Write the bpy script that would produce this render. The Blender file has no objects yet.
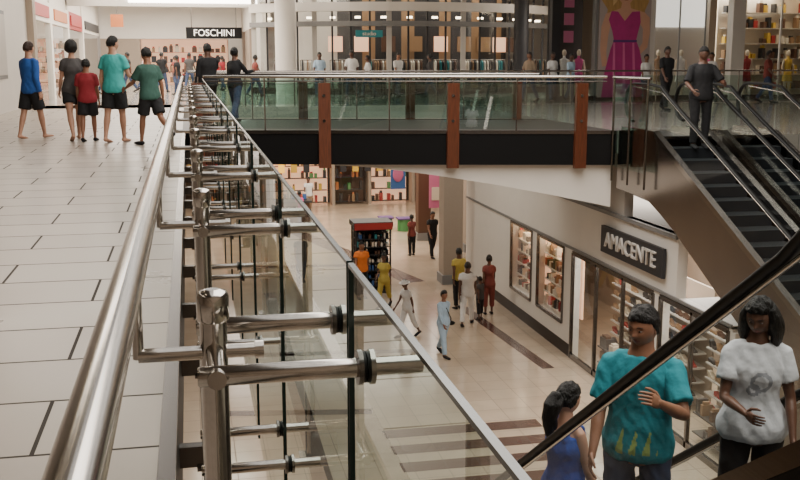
import bpy, math, random
from mathutils import Vector, Matrix, noise
random.seed(7)
D=bpy.data
col=bpy.context.scene.collection
# ---------------------------------------------------------------- materials
def mat(name,c,rough=.5,metal=0,emit=0,spec=None,bump=0,bscale=20,var=0,vscale=8,coat=0,stretch=None):
    m=D.materials.new(name);m.use_nodes=True
    nt=m.node_tree;b=nt.nodes['Principled BSDF']
    c=(c[0],c[1],c[2],1)
    b.inputs['Base Color'].default_value=c
    b.inputs['Roughness'].default_value=rough
    b.inputs['Metallic'].default_value=metal
    if coat: b.inputs['Coat Weight'].default_value=coat
    if spec is not None: b.inputs['Specular IOR Level'].default_value=spec
    if emit:
        b.inputs['Emission Color'].default_value=c;b.inputs['Emission Strength'].default_value=emit
    if bump or var:
        tc=nt.nodes.new('ShaderNodeTexCoord');mp=nt.nodes.new('ShaderNodeMapping')
        nt.links.new(tc.outputs['Object'],mp.inputs[0])
        if stretch: mp.inputs['Scale'].default_value=stretch
        n=nt.nodes.new('ShaderNodeTexNoise');nt.links.new(mp.outputs[0],n.inputs['Vector'])
        n.inputs['Scale'].default_value=vscale if var else bscale;n.inputs['Detail'].default_value=4
        if var:
            mx=nt.nodes.new('ShaderNodeMix');mx.data_type='RGBA'
            mx.inputs[6].default_value=tuple(x*(1-var) for x in c[:3])+(1,)
            mx.inputs[7].default_value=tuple(min(1,x*(1+var)) for x in c[:3])+(1,)
            nt.links.new(n.outputs['Fac'],mx.inputs[0]);nt.links.new(mx.outputs[2],b.inputs['Base Color'])
        if bump:
            n2=nt.nodes.new('ShaderNodeTexNoise');nt.links.new(mp.outputs[0],n2.inputs['Vector']);n2.inputs['Scale'].default_value=bscale
            bp=nt.nodes.new('ShaderNodeBump');bp.inputs['Strength'].default_value=bump;bp.inputs['Distance'].default_value=.02
            nt.links.new(n2.outputs['Fac'],bp.inputs['Height']);nt.links.new(bp.outputs[0],b.inputs['Normal'])
    return m
def glassmat(name,tint,refl=.95,f0=.07,rough=.01,pw_=4.0,mx_=.9):
    m=D.materials.new(name);m.use_nodes=True;nt=m.node_tree
    for n in list(nt.nodes): nt.nodes.remove(n)
    o=nt.nodes.new('ShaderNodeOutputMaterial');mx=nt.nodes.new('ShaderNodeMixShader')
    t=nt.nodes.new('ShaderNodeBsdfTransparent');g=nt.nodes.new('ShaderNodeBsdfGlossy');f=nt.nodes.new('ShaderNodeLayerWeight')
    f.inputs['Blend'].default_value=.5
    pw=nt.nodes.new('ShaderNodeMath');pw.operation='POWER';pw.inputs[1].default_value=pw_
    mr=nt.nodes.new('ShaderNodeMapRange');mr.inputs[3].default_value=f0;mr.inputs[4].default_value=mx_
    t.inputs[0].default_value=tuple(tint)+(1,);g.inputs['Color'].default_value=(refl,refl,refl,1);g.inputs['Roughness'].default_value=rough
    nt.links.new(f.outputs['Facing'],pw.inputs[0]);nt.links.new(pw.outputs[0],mr.inputs[0])
    nt.links.new(mr.outputs[0],mx.inputs[0]);nt.links.new(t.outputs[0],mx.inputs[1]);nt.links.new(g.outputs[0],mx.inputs[2]);nt.links.new(mx.outputs[0],o.inputs[0])
    return m
def tilemat(name,c1,c2,grout,tw,th,rough=.25,off=.5,rot=0,msize=.006,bumpv=.1,spec=.5):
    m=D.materials.new(name);m.use_nodes=True;nt=m.node_tree;b=nt.nodes['Principled BSDF']
    b.inputs['Specular IOR Level'].default_value=spec
    tc=nt.nodes.new('ShaderNodeTexCoord');mp=nt.nodes.new('ShaderNodeMapping');mp.inputs['Rotation'].default_value=(0,0,rot)
    br=nt.nodes.new('ShaderNodeTexBrick');br.offset=off
    br.inputs['Scale'].default_value=1;br.inputs['Brick Width'].default_value=tw;br.inputs['Row Height'].default_value=th
    br.inputs['Mortar Size'].default_value=msize;br.inputs['Mortar Smooth'].default_value=.1;br.inputs['Bias'].default_value=0
    br.inputs['Color1'].default_value=(*c1,1);br.inputs['Color2'].default_value=(*c2,1);br.inputs['Mortar'].default_value=(*grout,1)
    nt.links.new(tc.outputs['Object'],mp.inputs[0]);nt.links.new(mp.outputs[0],br.inputs['Vector'])
    n=nt.nodes.new('ShaderNodeTexNoise');n.inputs['Scale'].default_value=1.3;n.inputs['Detail'].default_value=5
    nt.links.new(tc.outputs['Object'],n.inputs['Vector'])
    mx=nt.nodes.new('ShaderNodeMix');mx.data_type='RGBA';mx.blend_type='MULTIPLY';mx.inputs[0].default_value=.35
    nt.links.new(br.outputs['Color'],mx.inputs[6]);nt.links.new(n.outputs['Fac'],mx.inputs[7]);nt.links.new(mx.outputs[2],b.inputs['Base Color'])
    mr=nt.nodes.new('ShaderNodeMapRange');mr.inputs[3].default_value=rough*.7;mr.inputs[4].default_value=rough*1.4
    ad=nt.nodes.new('ShaderNodeMath');ad.operation='MULTIPLY_ADD';ad.inputs[1].default_value=.6
    nt.links.new(n.outputs['Fac'],mr.inputs[0]);nt.links.new(br.outputs['Fac'],ad.inputs[0]);nt.links.new(mr.outputs[0],ad.inputs[2]);nt.links.new(ad.outputs[0],b.inputs['Roughness'])
    bp=nt.nodes.new('ShaderNodeBump');bp.inputs['Strength'].default_value=bumpv;bp.inputs['Distance'].default_value=.01;bp.invert=True
    nt.links.new(br.outputs['Fac'],bp.inputs['Height']);nt.links.new(bp.outputs[0],b.inputs['Normal'])
    return m
M={}
M['steel']=mat('brushed_steel',(.48,.45,.415),.16,1,var=.15,vscale=3,stretch=(30,1,30))
M['steeld']=mat('steel_dark',(.17,.155,.145),.25,1)
M['truss']=mat('escalator_cladding',(.40,.365,.34),.2,1,var=.1,vscale=2)
M['rubber']=mat('black_rubber',(.006,.006,.006),.5,spec=.25)
M['black']=mat('black_fascia',(.004,.004,.0045),.5,spec=.2)
M['dark']=mat('dark_brown_paint',(.03,.02,.017),.45,spec=.3)
M['white']=mat('white_plaster',(.76,.71,.65),.6,var=.05,vscale=2)
M['offw']=mat('offwhite_panel',(.54,.50,.455),.5)
M['beige']=mat('beige_plaster',(.34,.27,.21),.6,var=.06)
M['ceil']=mat('unseen_ceiling_paint',(.18,.165,.15),.7)
M['grey']=mat('grey_panel',(.20,.195,.19),.5)
M['wood']=mat('mahogany_wood',(.105,.030,.013),.35,var=.7,vscale=6,stretch=(6,6,.6),coat=.2)
M['glass']=glassmat('clear_glass',(.72,.83,.79),f0=.10)
M['glasse']=glassmat('escalator_glass',(.84,.88,.87),f0=.04,pw_=5,mx_=.45)
M['glassg']=glassmat('green_glass',(.60,.75,.70),f0=.12)
M['shopg']=glassmat('shop_glass',(.9,.92,.91),f0=.05)
M['gedge']=mat('glass_edge',(.008,.02,.018),.2)
M['floor']=tilemat('floor_tiles_upper',(.35,.295,.25),(.39,.33,.28),(.045,.036,.03),1.2,.6,.30,off=.5,msize=.009,spec=.3)
M['floorf']=tilemat('floor_tiles_far',(.46,.43,.39),(.50,.47,.43),(.16,.15,.14),.6,.6,.1,off=0,msize=.006)
M['lfloor']=tilemat('floor_tiles_lower',(.58,.45,.33),(.63,.50,.37),(.28,.21,.15),.6,.6,.14,off=0,msize=.008)
M['inlay']=tilemat('floor_inlay_brown',(.10,.050,.038),(.12,.063,.048),(.05,.03,.03),.6,.6,.2,off=0)
M['step']=mat('escalator_step',(.045,.05,.06),.4,.7)
M['stepl']=mat('escalator_edge',(.2,.22,.23),.35,.8)
M['lamp']=mat('lamp_warm',(1,.82,.58),.5,emit=10)
M['lampw']=mat('lamp_white',(1,.94,.85),.5,emit=10)
M['backl']=mat('glow_white',(.95,.91,.85),.5,emit=1.1)  # emission for lit letters, and for shop backs made to look lit
M['backw']=mat('glow_warm',(1,.58,.36),.5,emit=.9)  # emission stands in for light inside the shops
M['backy']=mat('backlit_yellow',(.9,.50,.07),.5,emit=1.0)
M['backo']=mat('backlit_orange',(.9,.22,.03),.5,emit=.9)
PAL=[('red',(.40,.03,.03)),('yellow',(.65,.42,.06)),('blue',(.05,.13,.35)),('teal',(.03,.25,.28)),('pink',(.55,.14,.27)),
('green',(.08,.25,.08)),('orange',(.55,.17,.05)),('cream',(.68,.58,.45)),('brown',(.10,.045,.025)),('purple',(.12,.05,.2)),('charcoal',(.022,.021,.024)),('tan',(.32,.19,.10)),('warmw',(.8,.73,.63))]
for n,c in PAL: M[n]=mat(n+'_goods',c,.5)
def cloth(n,c,b=.5,bs=9): M[n]=mat(n,c,.85,bump=b,bscale=bs,var=.14,vscale=10)
cloth('c_blue',(.02,.10,.38));cloth('c_black',(.010,.010,.012));cloth('c_grey',(.06,.055,.055));cloth('c_red',(.28,.02,.03))
cloth('c_teal',(.05,.42,.40));cloth('c_dgreen',(.03,.09,.07));cloth('c_white',(.72,.70,.68));cloth('c_lblue',(.42,.56,.70))
cloth('c_teal2',(.012,.22,.27),.6,14);cloth('c_navy',(.012,.06,.34),.6,14);cloth('c_orange',(.8,.2,.03));cloth('c_yellow',(.50,.38,.08));cloth('c_rust',(.22,.05,.04))
cloth('c_jean',(.04,.06,.12));cloth('c_tan',(.3,.22,.15));cloth('c_whitet',(.60,.61,.64),.6,14);cloth('c_pink',(.6,.08,.27));cloth('c_lime',(.30,.40,.12),.6,14);cloth('c_silver',(.28,.29,.32),.6,14)
M['sk_d']=mat('skin_dark',(.12,.055,.034),.42,var=.25,vscale=14);M['sk_m']=mat('skin_brown',(.28,.13,.075),.45,var=.2,vscale=14);M['sk_l']=mat('skin_light',(.50,.27,.18),.5,var=.15,vscale=14)
M['lip']=mat('lips',(.22,.07,.055),.4);M['hair']=mat('hair_black',(.007,.006,.005),.42,bump=.9,bscale=60,stretch=(3,3,.4))
M['hairb']=mat('hair_brown',(.04,.018,.010),.4,bump=.8,bscale=60,stretch=(3,3,.4));M['eyew']=mat('eye_white',(.42,.38,.35),.25);M['eyed']=mat('eye_iris',(.01,.006,.005),.1)
M['gold']=mat('gold_frame',(.6,.36,.08),.3,.8)
M['blond']=mat('poster_blonde',(.50,.30,.11),.5,var=.4,vscale=3,stretch=(6,1,1));M['blond2']=mat('poster_blonde_light',(.72,.52,.25),.5);M['pskin']=mat('poster_skin',(.68,.38,.26),.5,var=.1,vscale=3);M['ppink']=mat('poster_pink',(.50,.04,.22),.5,var=.25,vscale=3);M['ppink2']=mat('poster_pink_light',(.72,.16,.38),.5);M['pbg']=mat('poster_background',(.46,.38,.36),.4,var=.2,vscale=.8)
# ---------------------------------------------------------------- mesh builder
class MB:
    def __init__(s): s.v=[];s.f=[];s.m=[];s.s=[];s.mats=[]
    def mi(s,m):
        if m not in s.mats: s.mats.append(m)
        return s.mats.index(m)
    def add(s,vs,fs,m,smooth=False):
        o=len(s.v);s.v+= [tuple(v) for v in vs];k=s.mi(m)
        for f in fs: s.f.append(tuple(i+o for i in f));s.m.append(k);s.s.append(smooth)
    def box(s,x0,x1,y0,y1,z0,z1,m):
        s.add([(x0,y0,z0),(x1,y0,z0),(x1,y1,z0),(x0,y1,z0),(x0,y0,z1),(x1,y0,z1),(x1,y1,z1),(x0,y1,z1)],
         [(0,3,2,1),(4,5,6,7),(0,1,5,4),(1,2,6,5),(2,3,7,6),(3,0,4,7)],m)
    def prism(s,poly,z0,z1,m):
        n=len(poly);s.add([(p[0],p[1],z0) for p in poly]+[(p[0],p[1],z1) for p in poly],
         [tuple(range(n-1,-1,-1)),tuple(range(n,2*n))]+[(i,(i+1)%n,n+(i+1)%n,n+i) for i in range(n)],m)
    def xprism(s,poly,x0,x1,m):
        n=len(poly);s.add([(x0,p[0],p[1]) for p in poly]+[(x1,p[0],p[1]) for p in poly],
         [tuple(range(n-1,-1,-1)),tuple(range(n,2*n))]+[(i,(i+1)%n,n+(i+1)%n,n+i) for i in range(n)],m)
    def quad(s,a,b,c,d,m): s.add([a,b,c,d],[(0,1,2,3)],m)
    def beam(s,p0,p1,w,h,m):
        p0=Vector(p0);p1=Vector(p1);t=(p1-p0).normalized();u=Vector((0,0,1))
        if abs(t.z)>.99:u=Vector((0,1,0))
        r=t.cross(u).normalized();u=r.cross(t)
        vs=[]
        for p in(p0,p1):
            for a,b in((-1,-1),(1,-1),(1,1),(-1,1)): vs.append(p+r*a*w/2+u*b*h/2)
        s.add(vs,[(0,1,2,3),(7,6,5,4),(0,4,5,1),(1,5,6,2),(2,6,7,3),(3,7,4,0)],m)
    def tube(s,pts,rad,m,n=16,ref=None,cap=True,smooth=True,flat=1.0):
        pts=[Vector(p) for p in pts]
        if not isinstance(rad,(list,tuple)): rad=[rad]*len(pts)
        vs=[];fs=[];pr=None
        for i,p in enumerate(pts):
            t=(pts[min(i+1,len(pts)-1)]-pts[max(i-1,0)]).normalized()
            if pr is None:
                r0=Vector(ref) if ref else (Vector((0,0,1)) if abs(t.z)<.9 else Vector((1,0,0)))
            else: r0=pr
            a=(r0-t*r0.dot(t)).normalized();pr=a;b=t.cross(a)
            R=rad[i];R=(R,R*flat) if not isinstance(R,(tuple,list)) else R
            for k in range(n):
                th=2*math.pi*k/n;vs.append(p+a*math.cos(th)*R[0]+b*math.sin(th)*R[1])
        for i in range(len(pts)-1):
            for k in range(n):
                fs.append((i*n+k,i*n+(k+1)%n,(i+1)*n+(k+1)%n,(i+1)*n+k))
        s.add(vs,fs,m,smooth)
        if cap:
            s.add(vs[:n],[tuple(range(n-1,-1,-1))],m);s.add(vs[-n:],[tuple(range(n))],m)
    def ball(s,c,r,m,n=16,k=10,fn=None):
        vs=[];fs=[];r=r if isinstance(r,(tuple,list)) else (r,r,r);c=Vector(c)
        for i in range(k+1):
            ph=math.pi*i/k
            for j in range(n):
                th=2*math.pi*j/n;d=Vector((math.sin(ph)*math.cos(th),math.sin(ph)*math.sin(th),math.cos(ph)))
                if fn: d=fn(d)
                vs.append(c+Vector((d.x*r[0],d.y*r[1],d.z*r[2])))
        for i in range(k):
            for j in range(n): fs.append((i*n+j,(i+1)*n+j,(i+1)*n+(j+1)%n,i*n+(j+1)%n))
        s.add(vs,fs,m,True)
    def mesh(s,name):
        me=D.meshes.new(name);me.from_pydata(s.v,[],s.f)
        for m in s.mats: me.materials.append(M[m])
        me.polygons.foreach_set('material_index',s.m);me.polygons.foreach_set('use_smooth',s.s);me.update();return me
    def obj(s,name,loc=(0,0,0),rz=0):
        o=D.objects.new(name,s.mesh(name));o.location=loc;o.rotation_euler=(0,0,rz);col.objects.link(o);return o
# ---------------------------------------------------------------- people
def remesh(mb,vox,sm=4):
    me=D.meshes.new('t');me.from_pydata(mb.v,[],mb.f);me.update()
    import bmesh
    bm=bmesh.new();bm.from_mesh(me);bmesh.ops.remove_doubles(bm,verts=bm.verts,dist=1e-5);bmesh.ops.recalc_face_normals(bm,faces=bm.faces);bm.to_mesh(me);bm.free()
    o=D.objects.new('t',me);col.objects.link(o)
    r=o.modifiers.new('r','REMESH');r.mode='VOXEL';r.voxel_size=vox
    q=o.modifiers.new('s','SMOOTH');q.factor=.5;q.iterations=sm
    dg=bpy.context.evaluated_depsgraph_get();ev=o.evaluated_get(dg);m2=ev.to_mesh()
    vs=[v.co.copy() for v in m2.vertices];ns=[v.normal.copy() for v in m2.vertices];fs=[tuple(p.vertices) for p in m2.polygons]
    ev.to_mesh_clear();D.objects.remove(o);D.meshes.remove(me)
    return vs,fs,ns
def folds(vs,ns,amp,H,seed):
    out=[]
    for v,n in zip(vs,ns):
        q=Vector((v.x*6+seed,v.y*6,v.z*8+abs(v.x)*12))
        d=(1-2*abs(noise.noise(q)))*.5+noise.noise(Vector((v.x*15+seed,v.y*15,v.z*13-v.x*12)))*.55
        out.append(v+n*d*amp+n*amp*.3)
    return out
def limb(mb,pts,rad,n=14):
    pts=[Vector(p) for p in pts]
    P=[pts[0]-(pts[1]-pts[0]).normalized()*rad[0]*.7]+pts+[pts[-1]+(pts[-1]-pts[-2]).normalized()*rad[-1]*.7]
    mb.tube(P,[rad[0]*.5]+list(rad)+[rad[-1]*.5],'white',n)
def lerp(a,b,t): return Vector(a)*(1-t)+Vector(b)*t
SEED=[0]
def person(name,loc,face,H=1.75,fem=False,skin='sk_d',hair='short',hairm='hair',top='c_white',sleeve=.45,hem=.47,bottom='c_black',leg=.45,
           arms=((5,8,15,0),(5,8,15,0)),legs=((0,0),(0,0)),lean=0,headyaw=0,headpitch=0,vox=.017,shoe='c_black',bag=None,hat=None,loose=1.0,wide=1.0,feet=True,prt=None):
    SEED[0]+=3.7;seed=SEED[0]
    W=(.93 if fem else 1.0)*wide
    near=vox<.012
    out=MB()
    hz=.515*H
    LJ=[]
    for i,sd in enumerate((1,-1)):
        a,k=[math.radians(q) for q in legs[i]]
        h=Vector((sd*.052*H*W,0,hz));d=Vector((sd*.03,math.sin(a),-math.cos(a))).normalized()
        kn=h+d*.245*H;b=a-k;d2=Vector((0,math.sin(b),-math.cos(b)));an=kn+d2*.235*H;LJ.append((h,kn,an,b))
    low=min(l[2].z for l in LJ)-.038*H
    ln=math.radians(lean)
    def T(p):
        p=Vector(p);y=p.y;z=p.z-hz
        return Vector((p.x,y*math.cos(ln)+z*math.sin(ln),hz-y*math.sin(ln)+z*math.cos(ln)))
    def torso(mb,z0,z1,g):
        if fem: S=[(.45,.07,.05),(.49,.098,.062),(.53,.100,.064),(.57,.088,.058),(.62,.070,.052),(.67,.076,.056),(.71,.085,.069),(.745,.085,.064),(.785,.076,.048),(.812,.058,.038),(.835,.034,.033),(.89,.028,.03)]
        else: S=[(.45,.07,.05),(.49,.092,.06),(.53,.095,.062),(.58,.086,.059),(.62,.083,.058),(.68,.09,.062),(.74,.098,.066),(.78,.090,.056),(.812,.066,.043),(.838,.038,.036),(.89,.034,.034)]
        def ev(z):
            for i in range(len(S)-1):
                if S[i][0]<=z<=S[i+1][0]:
                    t=(z-S[i][0])/(S[i+1][0]-S[i][0]);return tuple(S[i][j]*(1-t)+S[i+1][j]*t for j in(1,2))
            return S[0][1:] if z<S[0][0] else S[-1][1:]
        N=18;pts=[];rad=[]
        for i in range(N+1):
            z=z0+(z1-z0)*i/N;rx,ry=ev(z)
            lo=max(0,min(1,(.66-z)/.15))*.008*loose if g else 0
            pts.append(T((0,0,z*H)));rad.append(((rx*W+g+lo)*H,(ry*wide+g+lo)*H))
        mb.tube(pts,rad,'white',20,ref=(1,0,0))
    AJ=[];sw_=.094 if not fem else .084
    for i,sd in enumerate((1,-1)):
        p,ab,el,inn=[math.radians(q) for q in arms[i]]
        S0=T((sd*sw_*H*W,0,.790*H))
        d=Vector((sd*math.sin(ab),math.sin(p)*math.cos(ab),-math.cos(p)*math.cos(ab)))
        E=S0+d*.168*H
        q=p+el;d2=Vector((sd*math.sin(ab)*.4,math.sin(q),-math.cos(q)))
        d2=Matrix.Rotation(inn*sd,3,'Z')@d2;d2.normalize()
        Wr=E+d2*.145*H;AJ.append((S0,E,Wr,d2,sd))
    b=MB();torso(b,.45,.90,0)
    f=.88 if fem else 1
    def shoulder(sd,k): return [T((sd*.035*H*W,0,.818*H)),T((sd*.066*H*W,0,.806*H))],[.016*k,.024*k]
    for (S0,E,Wr,d2,sd) in AJ:
        sp,sr=shoulder(sd,1)
        limb(b,sp+[lerp(S0,E,.0),lerp(S0,E,.15),lerp(S0,E,.45),lerp(S0,E,.8),E,lerp(E,Wr,.3),lerp(E,Wr,.7),Wr,Wr+d2*.02*H],[x*H*f for x in sr+[.028,.030,.028,.0235,.022,.0235,.018,.0145,.014]])
    for (h,k,a,bb) in LJ:
        limb(b,[h,lerp(h,k,.3),lerp(h,k,.75),k,lerp(k,a,.3),lerp(k,a,.7),a],[x*H for x in(.053,.05,.037,.031,.033,.023,.019)])
    if feet:
        for (h,k,a,bb) in LJ:
            fp=max(-.6,min(.5,bb*.6));fd=Vector((0,math.cos(fp),-.12+math.sin(fp)))
            b.tube([a+Vector((0,-.03*H,-.014*H)),a+Vector((0,-.01*H,-.018*H)),a+fd*.05*H+Vector((0,0,-.016*H)),a+fd*.1*H+Vector((0,0,-.018*H)),a+fd*.118*H+Vector((0,0,-.02*H))],[(.012*H,.014*H),(.021*H,.02*H),(.026*H,.017*H),(.027*H,.011*H),(.014*H,.006*H)],'white',12,ref=(1,0,0))
    vs,fs,ns=remesh(b,vox);out.add(vs,fs,skin,True)
    if shoe and feet:
        sh=MB()
        for (h,k,a,bb) in LJ:
            fp=max(-.6,min(.5,bb*.6));fd=Vector((0,math.cos(fp),-.12+math.sin(fp)))
            sh.tube([a+Vector((0,-.036*H,-.014*H)),a+Vector((0,-.01*H,-.016*H)),a+fd*.05*H+Vector((0,0,-.017*H)),a+fd*.1*H+Vector((0,0,-.019*H)),a+fd*.126*H+Vector((0,0,-.021*H))],[(.016*H,.018*H),(.026*H,.023*H),(.029*H,.02*H),(.031*H,.015*H),(.018*H,.01*H)],shoe,12,ref=(1,0,0))
        out.add(sh.v,sh.f,shoe,True)
    amp=.014 if near else .009
    if top:
        b=MB();torso(b,hem,.826 if sleeve>0 else .775,.009)
        if sleeve>0:
            for (S0,E,Wr,d2,sd) in AJ:
                sp,sr=shoulder(sd,1.0);sr=[.018,.027]
                if sleeve<=1: pts=[lerp(S0,E,0),lerp(S0,E,.18),lerp(S0,E,sleeve*.65),lerp(S0,E,sleeve)];r=[.034,.037,.038,.041]
                else: pts=[S0,lerp(S0,E,.2),lerp(S0,E,.6),E,lerp(E,Wr,.5),lerp(E,Wr,.93)];r=[.034,.036,.034,.031,.027,.023]
                b.tube(sp+pts,[x*H*f*(.92+.08*loose) for x in sr+r],'white',14)
        else:
            for sd in(1,-1):
                b.tube([T((sd*.05*H,.058*H,.76*H)),T((sd*.05*H,.045*H,.80*H)),T((sd*.05*H,.0,.829*H)),T((sd*.045*H,-.04*H,.80*H)),T((sd*.04*H,-.055*H,.76*H))],.011*H,'white',8)
        vs,fs,ns=remesh(b,vox*.85,3);v2=folds(vs,ns,amp,H,seed);m0=len(out.m);out.add(v2,fs,top,True)
        if prt:
            pm,pf=prt;k=out.mi(pm)
            for i,fc in enumerate(fs):
                c=(v2[fc[0]]+v2[fc[2]])/2
                if c.y>.02*H and pf(c.x/H,c.z/H): out.m[m0+i]=k
    if bottom:
        b=MB();torso(b,.47,.585,.006)
        for (h,k,a,bb) in LJ:
            if leg<=1: pts=[h,lerp(h,k,leg*.5),lerp(h,k,leg)] ;r=[.058,.060,.061]
            else: pts=[h,lerp(h,k,.5),k,lerp(k,a,.5),lerp(k,a,min(.97,leg-1))];r=[.058,.049,.041,.037,.033]
            b.tube(pts,[x*H for x in r],'white',16)
        b.ball((0,0,.475*H),(.08*H,.055*H,.04*H),'white')
        vs,fs,ns=remesh(b,vox*.85,3);out.add(folds(vs,ns,amp,H,seed),fs,bottom,True)
    for (S0,E,Wr,d2,sd) in AJ:
        med=Vector((-sd,0,0));n=(med-d2*med.dot(d2))
        if n.length<.2: n=Vector((0,0,-1))-d2*(-d2.z)
        n.normalize();t=d2.cross(n)
        if t.dot(Vector((0,1,.8)))<0: t=-t
        g=H/1.75*(.92 if fem else 1)
        out.tube([Wr,Wr+d2*.02*g,Wr+d2*.06*g,Wr+d2*.095*g],[(.02*g,.016*g),(.034*g,.017*g),(.042*g,.016*g),(.038*g,.013*g)],skin,10,ref=tuple(t))
        for j,L in enumerate((.075,.083,.077,.06)):
            base=Wr+d2*.09*g+t*(.030-.020*j)*g;p=[base];ang=.22
            for q in range(3):
                ang+=.26;base=base+(d2*math.cos(ang)+n*math.sin(ang))*L*g*(.42,.32,.26)[q];p.append(base)
            out.tube(p,[.0088*g,.0083*g,.0075*g,.005*g],skin,8)
        base=Wr+d2*.025*g+t*.028*g
        out.tube([base,base+(d2*.6+t*.7+n*.25)*.035*g,base+(d2*.85+t*.55+n*.4).normalized()*.07*g,base+(d2*1+t*.45+n*.5).normalized()*.095*g],[.012*g,.011*g,.0095*g,.006*g],skin,8)
    hc=T((0,.012*H,.926*H));g=1.03
    R=(.0455*H*g,.056*H*g,.064*H*g)
    Q=Matrix.Rotation(math.radians(headyaw),3,'Z')@Matrix.Rotation(math.radians(headpitch)-ln,3,'X')
    hb=MB();nn,kk=(64,48) if near else (24,18)
    def G(x,z,cx,cz,sx,sz): return math.exp(-((x-cx)/sx)**2-((z-cz)/sz)**2)
    def hf(d):
        x,y,z=d
        lo=max(0,-z)
        x2=x*(1-.10*lo-.10*lo**3);y2=y*(1-.18*lo) if y<0 else y*(1+.02*lo)
        if z<-.75: z2=-.75+(z+.75)*.8
        else: z2=z
        if y>0:
            y2=y2*.92
            w=min(1,y*2)
            y2+=w*(.20*G(x,z,0,-.24,.15,.10)+.11*G(x,z,0,-.06,.10,.2)+.05*G(x,z,0,.2,.55,.09)-.085*(G(x,z,.38,.02,.2,.11)+G(x,z,-.38,.02,.2,.11))
                +.03*(G(x,z,.5,-.25,.22,.18)+G(x,z,-.5,-.25,.22,.18))
                +.075*G(x,z,0,-.50,.26,.045)+.075*G(x,z,0,-.60,.22,.045)+.10*G(x,z,0,-.83,.32,.13)+.03*G(x,z,0,-.36,.3,.15))
        return Vector((x2,y2,z2))
    hb.ball((0,0,0),R,skin,nn,kk,hf)
    mi=hb.mi('lip')
    for i,fc in enumerate(hb.f):
        c=sum((Vector(hb.v[j]) for j in fc),Vector())/len(fc)
        if c.y>.6*R[1] and ((c.x/(.29*R[0]))**2+((c.z+.55*R[2])/(.10*R[2]))**2)<1: hb.m[i]=mi
    for sx in(1,-1):
        hb.ball((sx*.37*R[0],.775*R[1],.01*R[2]),(.16*R[0],.085*R[1],.05*R[2]),'eyew',14,8)
        hb.ball((sx*.37*R[0],.835*R[1],.01*R[2]),(.075*R[0],.035*R[1],.045*R[2]),'eyed',12,8)
        hb.tube([(sx*.19*R[0],.80*R[1],.03*R[2]),(sx*.37*R[0],.86*R[1],.065*R[2]),(sx*.56*R[0],.76*R[1],.03*R[2])],[.012*R[2],.028*R[2],.012*R[2]],skin,8)
        hb.tube([(sx*.17*R[0],.90*R[1],.19*R[2]),(sx*.38*R[0],.90*R[1],.24*R[2]),(sx*.60*R[0],.76*R[1],.18*R[2])],[.02*R[2],.026*R[2],.012*R[2]],'hair',6)
        hb.ball((sx*.96*R[0],-.05*R[1],-.08*R[2]),(.09*R[0],.16*R[1],.22*R[2]),skin,12,8)
    def hr(d,k=1.10,line=.38,cov=-.5):
        x,y,z=d;dd=hf(d) if y<0 else Vector((x,y*.93,z))
        edge=line-.12*abs(x) if y>.35 else (cov if y<-.1 else cov+(line-.12*abs(x)-cov)*(y+.1)/.45)
        edge+=.09*noise.noise(Vector((x*6+seed,y*6,z*2)))
        t=max(0,min(1,(z-edge)/.07));kf=.86+(k-.86)*t
        if z>.2: kf*=1+.04*(z-.2)
        wob=1+(.09*noise.noise(Vector((x*3.5+seed,y*3.5,z*3.5)))+.05*noise.noise(Vector((x*9+seed,y*9,z*9))))*t
        return dd*kf*wob
    if hair=='short': hb.ball((0,-.02*R[1],.01*H*.3),R,hairm,nn,kk,lambda d:hr(d,1.13,.40,-.38))
    elif hair=='curly':
        hb.ball((0,-.1*R[1],.1*R[2]),(R[0]*1.15,R[1]*1.12,R[2]*1.05),hairm,nn,kk,lambda d:hr(d,1.18+.05*math.sin(13*d.x)*math.sin(11*d.z),.3,-.7))
    elif hair in('long','pony','bun'):
        hb.ball((0,-.02*R[1],.01*H*.3),R,hairm,nn,kk,lambda d:hr(d,1.13,.45,-.8 if hair=='long' else -.5))
    vs=[Q@Vector(q)+hc for q in hb.v];o=len(out.v);out.v+=[tuple(q) for q in vs]
    for i,fc in enumerate(hb.f):
        out.f.append(tuple(j+o for j in fc));out.m.append(out.mi(hb.mats[hb.m[i]]));out.s.append(True)
    def hp(x,y,z): return hc+Q@Vector((x*R[0],y*R[1],z*R[2]))
    if hair=='long':
        b=MB()
        for q in range(13):
            th=math.pi*(.93+1.14*(q/12.0));x=math.cos(th);y=math.sin(th)*.8-.05
            L=.75+.25*math.sin(q*2.3)
            b.tube([hp(x*.8,y*.9,.55),hp(x*1.05,y*1.05,.1),hp(x*1.18,y*1.12-.05,-.5),hp(x*1.26,y*1.2-.1,-1.0),hp(x*1.15,y*1.15-.12,-1.1-L)],[.016*H,.02*H,.022*H,.019*H,.006*H],hairm,8)
        vs,fs,ns=remesh(b,vox*.6,1);out.add(folds(vs,ns,.009,H,seed),fs,hairm,True)
    if hair=='pony':
        b=MB();b.tube([hp(0,-.8,.25),hp(0,-1.35,.25),hp(.05,-1.7,-.4),hp(-.05,-1.65,-1.3),hp(.1,-1.45,-2.1),hp(.1,-1.3,-2.6)],[.014*H,.022*H,.027*H,.025*H,.017*H,.005*H],hairm,12)
        b.tube([hp(.3,-.8,.15),hp(.35,-1.35,-.3),hp(.3,-1.5,-1.2),hp(.45,-1.2,-1.9)],[.012*H,.02*H,.018*H,.005*H],hairm,10)
        vs,fs,ns=remesh(b,vox*.6,1);out.add(folds(vs,ns,.012,H,seed),fs,hairm,True)
    if hair=='bun': out.ball(hp(0,-1.15,.35),(.024*H,.022*H,.024*H),hairm)
    if hat: out.ball(hp(0,0,.38),(R[0]*1.15,R[1]*1.12,R[2]*.78),hat);out.tube([hp(0,.1,.35),hp(0,.1,.42)],R[1]*1.6,hat,18)
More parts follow.
